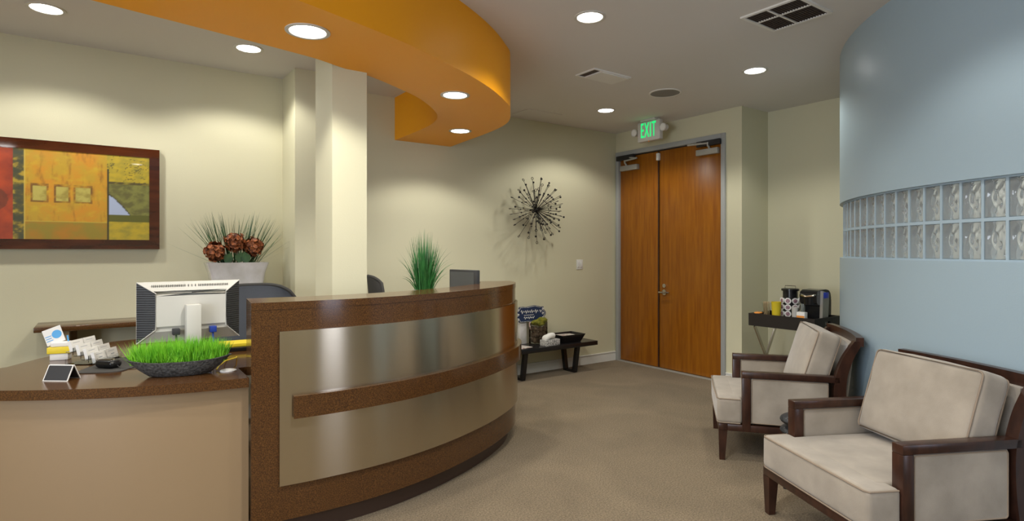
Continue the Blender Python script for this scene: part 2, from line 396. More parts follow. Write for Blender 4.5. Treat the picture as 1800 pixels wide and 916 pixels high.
t = thing('return_air_grille', 'large square ceiling vent with dark grille near blue wall', 'ceiling vent', (3.345, 1.86, H))
bm = NB(); f = .185
for a in ((-f, f, -f, -f+.02), (-f, f, f-.02, f), (-f, -f+.02, -f+.02, f-.02), (f-.02, f, -f+.02, f-.02)): box(bm, *a, -.010, 0)
box(bm, -f+.02, f-.02, -.012+.03, .0+.03, -.009, 0); box(bm, -.008-.03, .008-.03, -f+.02, f-.02, -.0088, 0)
fin('frame', bm, 'vent_frame', t)
bm = NB(); box(bm, -.165, .165, -.165, .165, -.003, 0); fin('backing', bm, 'grille_dark', t)
bm = NB()
for i in range(20): box(bm, -.164, .164, -.16+i*.0165, -.157+i*.0165, -.008, -.003)
fin('slat', bm, 'grille_dark', t)
t = thing('supply_vent', 'small rectangular ceiling vent with one dark slot', 'ceiling vent', (3.322, 3.375, H))
bm = NB(); 
for a in ((-.205, .205, -.11, -.095), (-.205, .205, .095, .11), (-.205, -.19, -.095, .095), (.19, .205, -.095, .095)): box(bm, *a, -.010, 0)
box(bm, -.12, .19, -.095, .095, -.016, 0); fin('frame', bm, 'vent_frame', t)
fin('slot', B(-.19, -.12, -.095, .095, -.004, 0), 'grille_dark', t)
t = thing('ceiling_speaker', 'flat round grey ceiling speaker grille', 'speaker', (4.126, 3.415, H))
fin('grille', lathe(NB(), [(.128, 0), (.126, -.006), (.06, -.008), (.01, -.008)], n=40), 'speaker_grille', t)
fin('rim', lathe(NB(), [(.142, 0), (.142, -.006), (.128, -.008), (.128, 0)], n=40, cap=False), 'vent_frame', t)
o = fin('access_panel', B(-.22, .22, -.19, .19, -.004, 0), 'ceiling_paint'); o.location = (3.70, 4.78, H)
tag(o, 'flush square access panel in the ceiling by the back wall', 'panel')

# exit sign
t = thing('exit_sign', 'white exit sign with green letters and two emergency lamps', 'exit sign', (4.83, 4.20, H))
fin('housing', B(-.03, .03, -.155, .155, -.235, -.022, .012), 'exit_box', t)
fin('canopy', B(-.045, .045, -.10, .10, -.022, 0, .004), 'exit_box', t)
def text_bm(s, size, ext):
    cu = bpy.data.curves.new('txt', 'FONT'); cu.body = s; cu.size = size; cu.extrude = ext; cu.space_character = 1.18; cu.align_x = 'CENTER'; cu.align_y = 'CENTER'
    ob = bpy.data.objects.new('txt', cu); COL.objects.link(ob); dg = bpy.context.evaluated_depsgraph_get(); dg.update()
    me = bpy.data.meshes.new_from_object(ob.evaluated_get(dg)); b = NB(); b.from_mesh(me)
    bpy.data.objects.remove(ob); bpy.data.curves.remove(cu); bpy.data.meshes.remove(me); return b
bm = text_bm('EXIT', .17, .003)
for v in bm.verts: v.co = Vector((v.co.x*.53, v.co.y*1.35, v.co.z))
bmesh.ops.transform(bm, matrix=Matrix(((0,0,1,-.033),(-1,0,0,0),(0,1,0,-.125),(0,0,0,1))), verts=bm.verts)
fin('lettering', bm, 'exit_green', t, smooth=None)
for s in (-1, 1):
    bm = NB(); tube(bm, [(-.035, s*.20, -.12), (.02, s*.20, -.12)], .042, 20, r2=.034); tube(bm, [(0, s*.155, -.12), (0, s*.185, -.12)], .012, 10)
    h = fin('lamp_head', bm, 'exit_box', t)
    fin('lamp_lens', tube(NB(), [(-.0375, s*.20, -.12), (-.035, s*.20, -.12)], .032, 20), 'vent_frame', h)
fin('test_button', tube(NB(), [(-.02, .0, -.235), (-.02, .0, -.243)], .007, 8), 'orange_candy', t)

# light switch
t = thing('light_switch', 'double white light switch on the wall beside the door', 'light switch', (4.515, 4.98, 1.166))
fin('plate', B(-.048, .048, -.007, 0, -.056, .056, .002), 'white_trim', t)
for x in (-.022, .022): fin('rocker', B(x-.014, x+.014, -.012, -.007, -.032, .032, .002), 'white_trim', t)

# ------------------------------------------------------------------ starburst wall sculpture
t = thing('starburst_sculpture', 'dark metal starburst wall sculpture with beaded tips', 'wall art', (3.80, 4.98, 1.762))
bm = NB(); bmesh.ops.create_uvsphere(bm, u_segments=16, v_segments=10, radius=.026, matrix=Matrix.Translation((0,-.10,0))); fin('hub', bm, 'rod_metal', t)
fin('mount', tube(NB(), [(0,0,0), (0,-.10,0)], .006), 'rod_metal', t)
def rod_mesh(L, kind):
    bm = NB(); tube(bm, [(0,0,0), (0,0,L)], .0022, 5)
    if kind == 0: tube(bm, [(.013*math.cos(a*PI/6), 0, L+.013+.013*math.sin(a*PI/6)) for a in range(12)], .003, 5, closed=True)
    else: bmesh.ops.create_icosphere(bm, subdivisions=1, radius=.0125, matrix=Matrix.Translation((0,0,L)))
    bmesh.ops.create_icosphere(bm, subdivisions=1, radius=.008, matrix=Matrix.Translation((0,0,L*.62)))
    return bm
for i in range(84):
    a = i*2.39996; lean = (.05, .28, .55, .8)[i % 4]; L = (.34, .33, .27, .24)[i % 4]*random.uniform(.86, 1.06)
    if i % 4 == 3: L = .22
    d = Vector((math.cos(a)*math.cos(lean), -math.sin(lean)*.9, math.sin(a)*math.cos(lean))).normalized()
    o = fin('rod', rod_mesh(L, i % 2), 'rod_metal', t); o.location = (0,-.10,0); o.rotation_euler = d.to_track_quat('Z', 'Y').to_euler()

# ------------------------------------------------------------------ painting
t = thing('framed_painting', 'wide glossy abstract painting in a dark mahogany frame', 'painting', (-.45, 4.98, 1.70))
PX0, PX1, PZ0, PZ1 = -1.42, .357, 1.338, 2.062; AX1, AZ0, AZ1, AX0 = .294, 1.404, 1.999, -1.36
def L_(x): return x+.45
bm = NB()
box(bm, L_(PX0), L_(AX0), -.045, -.002, PZ0-1.7, PZ1-1.7); box(bm, L_(AX1), L_(PX1), -.045, -.002, PZ0-1.7, PZ1-1.7)
box(bm, L_(AX0), L_(AX1), -.045, -.002, PZ0-1.7, AZ0-1.7); box(bm, L_(AX0), L_(AX1), -.045, -.002, AZ1-1.7, PZ1-1.7)
fin('frame', bm, 'frame_mahogany', t)
m = bpy.data.materials.new('artwork'); m.use_nodes = True; nt = m.node_tree; b = nt.nodes['Principled BSDF']
ca = nt.nodes.new('ShaderNodeVertexColor'); ca.layer_name = 'art'; nt.links.new(ca.outputs[0], b.inputs['Base Color'])
b.inputs['Roughness'].default_value = .5; b.inputs['Coat Weight'].default_value = 1; b.inputs['Coat Roughness'].default_value = .02; M['artwork'] = m
def fb(x, z, s, o=0): return noise.fractal(Vector((x*s+o, z*s, o*1.7)), .8, 2.1, 5)
def mixc(a, b, t): t = max(0, min(1, t)); return tuple(p*(1-t)+q*t for p, q in zip(a, b))
def artcol(x, z):
    n1 = fb(x, z, 6); n2 = fb(x*1.0, z*1.6, 16, 3); n3 = fb(x*3, z*.8, 9, 7)
    red = mixc((.55,.07,.012), (.24,.025,.008), .5+n1*.9); green = mixc((.06,.065,.03), (.16,.13,.02), .3+n2)
    org = mixc((.70,.30,.012), (.58,.36,.02), .5+n1*1.2); org = mixc(org, (.34,.15,.01), n3*1.2-.15); org = mixc(org, (.66,.45,.02), n2*.9-.1)
    if x < -.461:
        if x < -.95: return mixc(org, (.3,.3,.05), .3)
        c = red
        if (x+.56)**2+(z-1.66)**2 < .006: c = mixc(c, (.10,.03,.01), .6)
        return c
    if x < -.456: return (.75,.55,.10)
    if x < -.402: return mixc(green, (.5,.35,.03), (n2-.15)*2)
    if x < -.397: return (.7,.5,.08)
    if x < .045:
        for c0, c1 in ((-.36,-.285), (-.238,-.17), (-.132,-.051)):
            if c0-.011 < x < c1+.011 and 1.648 < z < 1.772:
                if c0 < x < c1 and 1.662 < z < 1.757: return mixc((.56,.47,.10), (.38,.30,.05), .4+n2*1.4)
                return mixc((.22,.10,.01), org, .25+n2)
        if 1.522 < z < 1.527: return (.62,.45,.06)
        if z < 1.522: return mixc((.34,.25,.02), (.50,.22,.01), .4+n1*1.3)
        return org
    if x < .053 and z < 1.90: return (.05,.04,.01)
    yel = mixc((.58,.42,.02), (.36,.30,.03), .4+n2*.9)
    if z > 1.812: return mixc(yel, (.08,.07,.02), (abs(fb(x*1.5, z*6, 5, 9)) < .035)*.8)
    if z > 1.798: return mixc((.09,.07,.015), yel, n2+.1)
    e = 1.72-.142*((x-.053)/.128)**1.25 if x < .181 else 0
    if 1.578 < z < e-.004: return (.46,.54,.74)  # pale blue window reflection painted into the canvas colour
    if 1.578 < z < e+.006: return (.05,.05,.02)
    if z < 1.578 and z > 1.53: return (.12,.12,.01)
    if z < 1.53: return yel
    return mixc((.24,.24,.05), (.14,.13,.03), .5+n2*1.5)
nx, nz = 300, 110; me = bpy.data.meshes.new('canvas')
vs = [(L_(AX0+(AX1-AX0)*i/nx), -.040, AZ0+(AZ1-AZ0)*j/nz-1.7) for j in range(nz+1) for i in range(nx+1)]
fs = [(j*(nx+1)+i, j*(nx+1)+i+1, (j+1)*(nx+1)+i+1, (j+1)*(nx+1)+i) for j in range(nz) for i in range(nx)]
me.from_pydata(vs, [], fs); at_ = me.color_attributes.new('art', 'FLOAT_COLOR', 'POINT')
for i, v in enumerate(vs): at_.data[i].color = (*[c_*.84 for c_ in artcol(v[0]-.45, v[2]+1.7)], 1)
me.materials.append(m); o = bpy.data.objects.new('canvas', me); COL.objects.link(o); o.parent = t

# ------------------------------------------------------------------ reception desk
desk = thing('reception_desk', 'tall curved brown speckled reception desk with brushed steel panels', 'reception desk', (1.5, 3.0, 0))
def W2(C): return [(x-1.5, y-3.0) for x, y in C]
body = crom([(.548, 2.760), (.70, 2.742), (.85, 2.731), (1.08, 2.734), (1.32, 2.768), (1.60, 2.848), (1.92, 2.985), (2.18, 3.14), (2.36, 3.285), (2.495, 3.455), (2.56, 3.62)], 10)
n = len(body)
inn = [offs(body, -(.285-.035*i/(n-1)))[i] for i in range(n)]
bm = NB(); strip(bm, W2(body), W2(inn), .10, 1.062); fin('desk_body', bm, 'quartz', desk, 25)
bm = NB(); strip(bm, W2(offs(body, .003)), W2(inn), 1.062, 1.095)
bmesh.ops.bevel(bm, geom=[e for e in bm.edges if all(v.co.z > 1.09 for v in e.verts) and len(e.link_faces)==2 and abs(e.link_faces[0].normal.z-e.link_faces[1].normal.z) > .5], offset=.002, segments=1, affect='EDGES')
fin('countertop', bm, 'quartz', desk, 25)
bm = NB(); strip(bm, W2(offs(body, -.055)), W2(offs(body, -.20)), 0, .10); fin('toe_kick', bm, 'toe_kick_dark', desk, 25)
def trim_from(C, x0):
    out = [p for p in C if p[0] > x0]; return out
sb = trim_from(body, .662); sb = [(.662, 2.7455)]+sb
bm = NB(); strip(bm, W2(offs(sb, .001)), W2(offs(sb, .016)), .262, .962); fin('steel_panel', bm, 'steel', desk, 25)
bb = [(.724, 2.7415)]+trim_from(body, .73)
bm = NB(); strip(bm, W2(offs(bb, .017)), W2(offs(bb, .045)), .567, .668); fin('accent_band', bm, 'quartz', desk, 25)
ib = [(x, y) for x, y in inn if 1.32 < x < 2.2]
bm = NB(); strip(bm, W2(offs(ib, -.002)), W2(offs(ib, -.50)), .715, .75)
fin('work_surface', bm, 'beige_laminate', desk, 25)
bm = NB(); A = offs(ib, -.01); 
for k in (2, len(ib)-4):
    strip(bm, W2(offs(ib, -.002)[k:k+2]), W2(offs(ib, -.46)[k:k+2]), 0, .715)
fin('support_panel', bm, 'beige_laminate', desk)

# ------------------------------------------------------------------ low return counter
rc = thing('return_counter', 'low curved brown counter with beige front panel left of the desk', 'counter', (0, 3.2, 0))
def W3(C): return [(x, y-3.2) for x, y in C]
front = crom([(-.80, 3.55), (-.62, 3.36), (-.45, 3.205), (-.30, 3.095), (-.142, 3.0), (.048, 2.905), (.246, 2.837), (.40, 2.803), (.544, 2.782)], 8)
back = [(.56, 3.05), (.86, 3.06), (.88, 3.6), (.80, 3.80), (.60, 3.88), (.44, 4.02), (.34, 4.25), (.22, 4.42), (.06, 4.38), (-.05, 4.22), (-.27, 3.90), (-.37, 3.72), (-.52, 3.66), (-.70, 3.68)]
back = [(.546, 3.053)] + back
poly = front + back
bm = NB(); prism(bm, W3(poly), .718, .76); fin('worktop', bm, 'quartz', rc, 25)
fp = offs(front, -.045)
bm = NB(); strip(bm, W3(fp), W3(offs(front, -.07)), .10, .718)
fin('front_panel', bm, 'beige_laminate', rc, 25)
bm = NB(); strip(bm, W3(offs(front, -.10)), W3(offs(front, -.12)), 0, .10); fin('toe_kick', bm, 'toe_kick_dark', rc, 25)
bm = NB(); prism(bm, W3([(-.02, 4.15), (.25, 4.3), (.32, 4.1), (.10, 3.95)]), 0, .718); fin('pedestal', bm, 'beige_laminate', rc)

# wall shelf + brackets
ws = thing('wall_shelf', 'long brown shelf on the back wall under the painting', 'shelf', (.44, 4.98, .846))
fin('shelf_board', B(-.775, .785, -.33, 0, -.032, 0, .004), 'quartz', ws)
for x in (-.61, .15, .6):
    bm = NB(); box(bm, x-.045, x+.045, -.29, 0, -.038, -.032); box(bm, x-.011, x+.011, -.28, 0, -.18, -.038)
    box(bm, x-.045, x+.045, -.006, 0, -.30, -.038); 
    fin('bracket', bm, 'beige_laminate', ws)

# ------------------------------------------------------------------ flower vase
v = thing('flower_vase', 'pearly white square vase of rust hydrangeas and tall grasses', 'vase', (.85, 4.80, .846))
bm = NB(); prof = [(.145, .082, 0), (.15, .085, .01), (.165, .09, .16), (.19, .10, .32), (.215, .11, .405)]; rings = []
for hx, hy, z in prof:
    ring = []
    for k, (x, y) in enumerate(rrect(hx, hy, .03, 5)):
        zz = z+(0 if z < .3 else .014*math.cos(x/hx*PI)) * (1 if z > .4 else .4)
        ring.append(bm.verts.new((x, y, zz)))
    rings.append(ring)
inner_r = [bm.verts.new((w_.co.x*.96, w_.co.y*.93, w_.co.z)) for w_ in rings[-1]]; rings.append(inner_r)
rings.append([bm.verts.new((w_.co.x*.90, w_.co.y*.85, .30)) for w_ in inner_r])
for a, b2 in zip(rings, rings[1:]):
    for i in range(len(a)): bm.faces.new((a[i], a[(i+1)%len(a)], b2[(i+1)%len(a)], b2[i]))
bm.faces.new(rings[0][::-1]); bm.faces.new(rings[-1]); fin('vase_body', bm, 'pearl', v)
def head_bm():
    bm = NB()
    for i in range(150):
        d = Vector((random.gauss(0,1), random.gauss(0,1), random.gauss(0,1))).normalized(); c = d*random.uniform(.050, .072)
        q = d.to_track_quat('Z', 'Y').to_matrix() @ Matrix.Rotation(random.random()*6.28, 3, 'Z') @ Matrix.Rotation(random.uniform(-.7,.7), 3, 'X')
        s = random.uniform(.014, .022); pts = [(-1,0,0),(-.5,-.8,.25),(.5,-.8,.25),(1,0,0),(.5,.8,.3),(-.5,.8,.3)]
        vs = [bm.verts.new(c+q@(Vector(p)*s)) for p in pts]; cv = bm.verts.new(c-d*.004)
        for k in range(6): bm.faces.new((vs[k], vs[(k+1)%6], cv))
    bmesh.ops.create_icosphere(bm, subdivisions=2, radius=.05); return bm
for x, y, z in ((-.155, -.06, .475), (-.025, -.08, .545), (.105, -.06, .515)):
    h = fin('flower_head', head_bm(), 'rust_petal', v, smooth=None, recalc=False); h.location = (x, y, z)
    fin('flower_stem', tube(NB(), [(x, y, z), (x*.6, 0, .28)], .004, 6), 'leaf_green', v)
bm = NB()
for i in range(150):
    bx = random.uniform(-.13, .13); a = bx*4.5+random.gauss(0, .25)
    if i % 3 == 0: bx = random.choice((-.09, -.045, .05, .10)); a = bx*3.4+random.gauss(0,.05)
    L = random.uniform(.30, .44); blade(bm, (bx, random.uniform(-.03,.03), .36), (bx+math.sin(a)*L, random.uniform(-.1,.08), .36+math.cos(a)*L), random.uniform(.0015,.0050), bend=.0 if i%3 else .02)
o = fin('grass_blades', bm, 'leaf_green', v, smooth=None, recalc=False); o['kind'] = 'stuff'
bm = NB()
for i in range(60):
    bx = random.uniform(-.14, .14); a = bx*5+random.gauss(0, .3); L = random.uniform(.30, .42)
    blade(bm, (bx, random.uniform(-.03,.03), .36), (bx+math.sin(a)*L, random.uniform(-.1,.08), .36+math.cos(a)*L), .0013)
o = fin('straw_blades', bm, 'straw', v, smooth=None, recalc=False); o['kind'] = 'stuff'
for sx, sy, rr in ((-.09,-.08,.5), (.06,-.09,-.3), (.0,-.085,.2)):
    bm = NB(); pts = [(0,0,0),(.03,0,.02),(.035,0,.05),(.0,0,.085),(-.035,0,.05),(-.03,0,.02)]
    vs = [bm.verts.new(Matrix.Rotation(rr,3,'Y')@Vector(p)) for p in pts]; bm.faces.new(vs)
    o = fin('leaf', bm, 'leaf_green', v, smooth=None); o.location = (sx, sy, .39)

# ------------------------------------------------------------------ monitors
def monitor(loc, rz, label):
    t = thing('computer_monitor', label, 'monitor', loc, rz); z0, z1 = .112, .412; hw = .232; iz0, iz1, ix, d = .180, .358, .157, .050
    fin('bezel', B(-hw, hw, 0, .02, z0, z1, .004), 'monitor_silver', t)
    fin('screen', B(-hw+.018, hw-.018, .0195, .0215, z0+.018, z1-.018), 'screen_grey', t)
    bm = NB(); O = [bm.verts.new(p) for p in ((-hw,0,z0),(hw,0,z0),(hw,0,z1),(-hw,0,z1))]; I = [bm.verts.new(p) for p in ((-ix,-d,iz0),(ix,-d,iz0),(ix,-d,iz1),(-ix,-d,iz1))]
    J = [bm.verts.new(p) for p in ((-hw+.035,0,z0),(hw-.035,0,z0),(hw-.035,0,z1),(-hw+.035,0,z1))]
    bm.faces.new((O[0],O[1],I[1],I[0])); bm.faces.new((O[3],O[2],I[2],I[3])); bm.faces.new(I)
    es = [e for e in bm.edges if all(abs(v_.co.y+d) < 1e-5 for v_ in e.verts) and abs(e.verts[0].co.z-e.verts[1].co.z) < 1e-5]
    bmesh.ops.bevel(bm, geom=es, offset=.014, segments=4, affect='EDGES')
    fin('casing', bm, 'monitor_silver', t)
    for s in (-1, 1):
        bm = NB(); q = [bm.verts.new(p) for p in ((s*hw,0,z0),(s*ix,-d+.001,iz0+.006),(s*ix,-d+.001,iz1-.006),(s*hw,0,z1))]; bm.faces.new(q)
        g = fin('side_grille', bm, 'monitor_black', t, smooth=None); bm = NB()
        for i in range(26):
            zz = z0+.012+(z1-z0-.024)*i/25; u = 1.0
            if zz < iz0: u = (zz-z0)/(iz0-z0)
            if zz > iz1: u = (z1-zz)/(z1-iz1)
            u *= .93; tube(bm, [(s*hw, -.0012, zz), (s*(hw-(hw-ix)*u), -d*u-.0012, zz)], .0018, 4)
        fin('rib', bm, 'cable_black', g, smooth=None)
        # pale edge where the grille meets the casing
        fin('casing_edge', tube(NB(), [(s*hw,-.002,z0), (s*ix,-d,iz0), (s*ix,-d,iz1), (s*hw,-.002,z1)], .003, 6), 'monitor_silver', g)
    bm = NB(); 
    for i in range(44):
        x = -.17+.34*i/43
        if abs(x) < .035 and i % 2: continue
        u = .42; zc = z1-(z1-iz1)*u; box(bm, x-.0012, x+.0012, -d*u-.0035, -d*u+.001, zc-.011, zc+.009)
    fin('vent', bm, 'monitor_black', t)
    fin('neck', B(-.034, .034, -.105, -.052, .012, .300, .006), 'monitor_silver', t)
    bm = NB(); P = [(x*1.0, y*1.0) for x, y in rrect(.11, .085, .06, 8)]; prism(bm, [(x, y-.03) for x, y in P], 0, .012); fin('base', bm, 'monitor_silver', t)
    for x, mm in ((-.072, 'monitor_black'), (.093, 'plug_blue')):
        bm = NB(); box(bm, x-.016, x+.016, -.075, -.045, .150, .182, .003); tube(bm, [(x, -.06, .155), (x, -.075, .10), (x*.8, -.04, .03), (x*.5, .05, .006)], .005)
        fin('plug', bm, mm, t)
    return t
monitor((.378, 3.365, .76), R(3), 'silver computer monitor seen from behind on the low counter')
def monitor_small(loc, rz, label):
    t = thing('computer_monitor', label, 'monitor', loc, rz)
    fin('bezel', B(-.15, .15, -.015, .015, .20, .44, .004), 'monitor_black', t)
    fin('screen', B(-.135, .120, -.0175, -.014, .215, .425), 'screen_grey', t)
    fin('neck', B(-.02, .02, .015, .035, .012, .32), 'monitor_black', t)
    fin('base', lathe(NB(), [(.085, 0), (.085, .008), (.02, .014)], n=28), 'monitor_black', t); return t
monitor_small((2.13, 3.57, .75), R(-80), 'small dark computer screen rising behind the tall desk')

# ------------------------------------------------------------------ things on the low counter
ZC = .76
pl = thing('grass_planter', 'dark stone boat shaped planter of bright green wheatgrass', 'planter', (.30, 3.035, ZC), R(-15))
bm = NB(); N_ = 40; rings = []
def boat(a, b, z, lift): 
    out = []
    for k in range(N_):
        th = 2*PI*k/N_; c, s_ = math.cos(th), math.sin(th); x = a*math.copysign(abs(c)**.85, c); y = b*math.copysign(abs(s_)**1.15, s_)
        out.append(bm.verts.new((x, y, z+lift*abs(x/a)**3)))
    return out
for a, b_, z, l in ((.10,.040,0,0), (.125,.05,.004,0), (.165,.068,.03,.004), (.195,.080,.055,.010), (.215,.084,.070,.014), (.205,.077,.071,.014), (.18,.066,.058,.008)): rings.append(boat(a, b_, z, l))
for a, b_ in zip(rings, rings[1:]):
    for i in range(N_): bm.faces.new((a[i], a[(i+1)%N_], b_[(i+1)%N_], b_[i]))
bm.faces.new(rings[0][::-1]); fin('bowl', bm, 'stone_bowl', pl, 60)
bm = NB(); r_ = boat(.185, .068, .057, .006); bm.faces.new(r_); fin('soil', bm, 'soil', pl)
bm = NB()
for i in range(2300):
    while True:
        x, y = random.uniform(-1,1), random.uniform(-1,1)
        if x*x+y*y < 1: break
    x *= .195; y *= .062; h = random.uniform(.085,.125)*(1-.15*abs(x/.195)**3); 
    blade(bm, (x,y,.056), (x*1.04+random.gauss(0,.020), y*1.2+random.gauss(0,.020), .056+h*random.uniform(.75,1.08)), random.uniform(.0012,.002), seg=3)
o = fin('grass', bm, 'wheatgrass', pl, smooth=None, recalc=False); o['kind'] = 'stuff'

# name tent, mouse pad, mouse
t = thing('name_plate', 'small black tent name plate with white edges on the counter', 'name plate', (-.135, 3.225, ZC), R(-38))
for s in (-1, 1):
    bm = NB(); box(bm, -.055, .055, -.0015, .0015, 0, .072)
    o = fin('panel', bm, 'monitor_black', t); o.location = (0, s*.036, .0); o.rotation_euler = (s*R(28), 0, 0)
    bm = NB()
    for a in ((-.056,-.0525,0,.073),(.0525,.056,0,.073),(-.0525,.0525,0,.003),(-.0525,.0525,.070,.073)): box(bm, a[0], a[1], -.002, .002, a[2], a[3])
    e = fin('white_edge', bm, 'white_paper', o)
bm = NB(); P = crom([(-.10,3.34),(.00,3.285),(.075,3.275),(.12,3.33),(.19,3.45),(.21,3.62),(.10,3.68),(.0,3.55),(-.10,3.34)], 6)[:-1]
prism(bm, [(x-.05, y-3.45) for x, y in P], 0, .004); o = fin('mouse_pad', bm, 'fabric_black'); o.location = (.05, 3.45, ZC)
tag(o, 'dark grey mouse pad on the low counter under the mouse', 'mouse pad')
t = thing('computer_mouse', 'black corded computer mouse on the pad', 'mouse', (.035, 3.40, ZC+.0045), R(40))
bm = NB(); rbox(bm, .032, .055, .019, .0185, crown=(0,0,.003), c=(0,0,.0195)); fin('shell', bm, 'appliance_black', t)
fin('wheel', tube(NB(), [(-.004,-.028,.036),(.004,-.028,.036)], .008, 12), 'nickel', t)
fin('cable', tube(NB(), [(0,-.053,.014),(-.005,-.08,.0),(.02,-.12,-.001),(.08,-.16,-.001),(.14,-.15,-.001),(.19,-.10,-.001)], .0022, 6), 'cable_black', t)
# business card holder and its stacks
t = thing('card_holder', 'clear tiered acrylic business card holder', 'card holder', (-.02, 3.67, ZC), R(60))
bm = NB(); box(bm, -.105, .105, -.075, .075, 0, .004)
for i in range(4): 
    y = -.070+i*.036; z = .006+i*.020; box(bm, -.105, .105, y, y+.003, 0 if i == 0 else z-.016, z+.018); box(bm, -.105, .105, y+.003, y+.036, z-.003, z)
for s in (-1, 1): box(bm, s*.105-.002, s*.105+.002, -.075, .075, .004, .03)
fin('rack', bm, 'acrylic', t)
k = 0
names = ['front', 'second', 'third', 'top']
for i in range(4):
    for s in (-1, 1):
        y = -.070+i*.036+.006; z = .0065+i*.020
        bm = NB(); box(bm, -.046, .046, 0, .016, 0, .054, .0008, seg=1)
        o = fin('business_cards', bm, 'white_paper'); q = Matrix.Rotation(R(60), 3, 'Z') @ Vector((s*.051, y, z))
        o.location = (-.02+q.x, 3.67+q.y, ZC+q.z); o.rotation_euler = (R(-14), 0, R(60))
        tag(o, 'white business card stack in the %s row, %s column of the holder' % (names[i], 'left' if s < 0 else 'right'), 'business cards', 'business cards in the tiered holder')
        bm = NB(); box(bm, -.014, .014, -.0006, 0, .022, .026); box(bm, -.032, .02, -.0006, 0, .040, .042); fin('print', bm, 'print_grey', o)
t = thing('note_dispenser', 'yellow desk box holding notes and a blue printed card', 'desk organizer', (-.165, 3.82, ZC), R(-15))
fin('yellow_box', B(-.05, .05, -.032, .032, .035, .068, .003), 'yellow_card', t)
fin('stand', B(-.04, .04, -.025, .03, 0, .035, .004), 'white_paper', t)
bm = NB(); rbox(bm, .042, .026, .013, .008, c=(.004,0,.081)); fin('white_notes', bm, 'white_paper', t)
bm = NB(); box(bm, -.042, .042, -.001, .001, 0, .085); o = fin('printed_card', bm, 'white_paper', t); o.location = (-.02, .01, .085); o.rotation_euler = (R(-12), R(-22), 0)
bm = NB(); tube(bm, [(.015, -.002, .045), (.015, -.0012, .045)], .022, 20); box(bm, -.038, -.008, -.0018, -.001, .02, .024); box(bm, -.038, -.012, -.0018, -.001, .032, .036); box(bm, -.038, -.010, -.0018, -.001, .044, .048)
fin('card_print', bm, 'print_blue', o)
fin('pen', tube(NB(), [(.035, 0, .085), (.028, .005, .125)], .004, 8), 'print_blue', t)
# right of the planter
o = fin('keyboard', B(-.06, .22, -.07, .07, 0, .022, .003), 'appliance_black'); o.location = (.60, 3.62, ZC); o.rotation_euler = (0,0,R(-8)); tag(o, 'black keyboard on the low counter behind the tall desk edge', 'keyboard')
o = fin('yellow_folder', B(-.07, .17, -.06, .08, 0, .018, .002), 'yellow_card'); o.location = (.62, 3.635, ZC+.0225); o.rotation_euler = (0,0,R(-4)); tag(o, 'yellow folder lying on the keyboard behind the planter', 'folder')
o = fin('round_coaster', lathe(NB(), [(.036, 0), (.036, .004), (.03, .006)], n=28), 'white_paper'); o.location = (.495, 3.00, ZC); tag(o, 'small white round disc on the counter by the planter', 'coaster')
o = fin('yellow_cable', tube(NB(), [(-.02, .0, .006), (-.005, .03, .02), (.03, .08, .03), (.07, .13, .028), (.10, .20, .02), (.12, .3, .006)], .0032, 7), 'yellow_card'); o.location = (.47, 3.03, ZC); tag(o, 'thin yellow cable curving along the counter behind the planter', 'cable')
o = fin('black_cable', tube(NB(), crom3 if False else [(0,0,.004), (.01,.04,.05), (.03,.07,.075), (.06,.10,.06), (.07,.12,.02), (.09,.16,.004)], .0025, 7), 'cable_black'); o.location = (.45, 3.14, ZC); tag(o, 'thin black cable looping up between planter and desk', 'cable')

# ------------------------------------------------------------------ office chairs
def office_chair(loc, rz, m, label, hw=.26, top=.64):
    t = thing('office_chair', label, 'office chair', loc, rz)   # faces local +y, back at -y
    bm = NB(); rbox(bm, .24, .23, .035, .03, crown=(0,0,.01), c=(0,.02,.46)); fin('seat', bm, m, t)
    bm = NB(); nx_, nz_ = 16, 10; g = []
    for side in (0, 1):
        rows = []
        for j in range(nz_+1):
            v_ = j/nz_; row = []
            for i in range(nx_+1):
                u = i/nx_*2-1; zt = top-.015-.05*abs(u)**4; z = .08+(zt-.08)*v_
                w_ = hw*(.86+.14*math.sin(v_*PI*.9)); x = w_*u*(1 if v_ < .85 else 1-.10*((v_-.85)/.15)**2)
                y = -.25+.075*u*u-.05*v_-(.018 if side else 0)
                row.append(bm.verts.new((x, y, .50+z)))
            rows.append(row)
        g.append(rows)
    for side in (0, 1):
        for j in range(nz_):
            for i in range(nx_):
                q = (g[side][j][i], g[side][j][i+1], g[side][j+1][i+1], g[side][j+1][i]); bm.faces.new(q if side == 0 else q[::-1])
    loop = [(j, 0) for j in range(nz_+1)] + [(nz_, i) for i in range(1, nx_+1)] + [(j, nx_) for j in range(nz_-1, -1, -1)] + [(0, i) for i in range(nx_-1, 0, -1)]
    for a, b_ in zip(loop, loop[1:]+loop[:1]): bm.faces.new((g[0][a[0]][a[1]], g[1][a[0]][a[1]], g[1][b_[0]][b_[1]], g[0][b_[0]][b_[1]]))
    rim = [tuple((g[0][a[0]][a[1]].co+g[1][a[0]][a[1]].co)/2) for a in loop]
    fin('backrest', bm, m, t); fin('back_frame', tube(NB(), rim, .012, 8, closed=True), 'fabric_black', t)
    fin('column', tube(NB(), [(0,0,.10), (0,0,.43)], .025, 12), 'black_metal', t)
    fin('spine', tube(NB(), [(0,-.0,.42), (0,-.24,.43), (0,-.30,.60)], .018, 8), 'black_metal', t)
    for k in range(5):
        a = 2*PI*k/5; lg = fin('leg', tube(NB(), [(0,0,.10), (.27*math.cos(a), .27*math.sin(a), .07)], .02, 8, r2=.013), 'black_metal', t)
        fin('caster', tube(NB(), [(.27*math.cos(a)-.02*math.sin(a), .27*math.sin(a)+.02*math.cos(a), .028), (.27*math.cos(a)+.02*math.sin(a), .27*math.sin(a)-.02*math.cos(a), .028)], .028, 12), 'black_metal', lg)
    return t
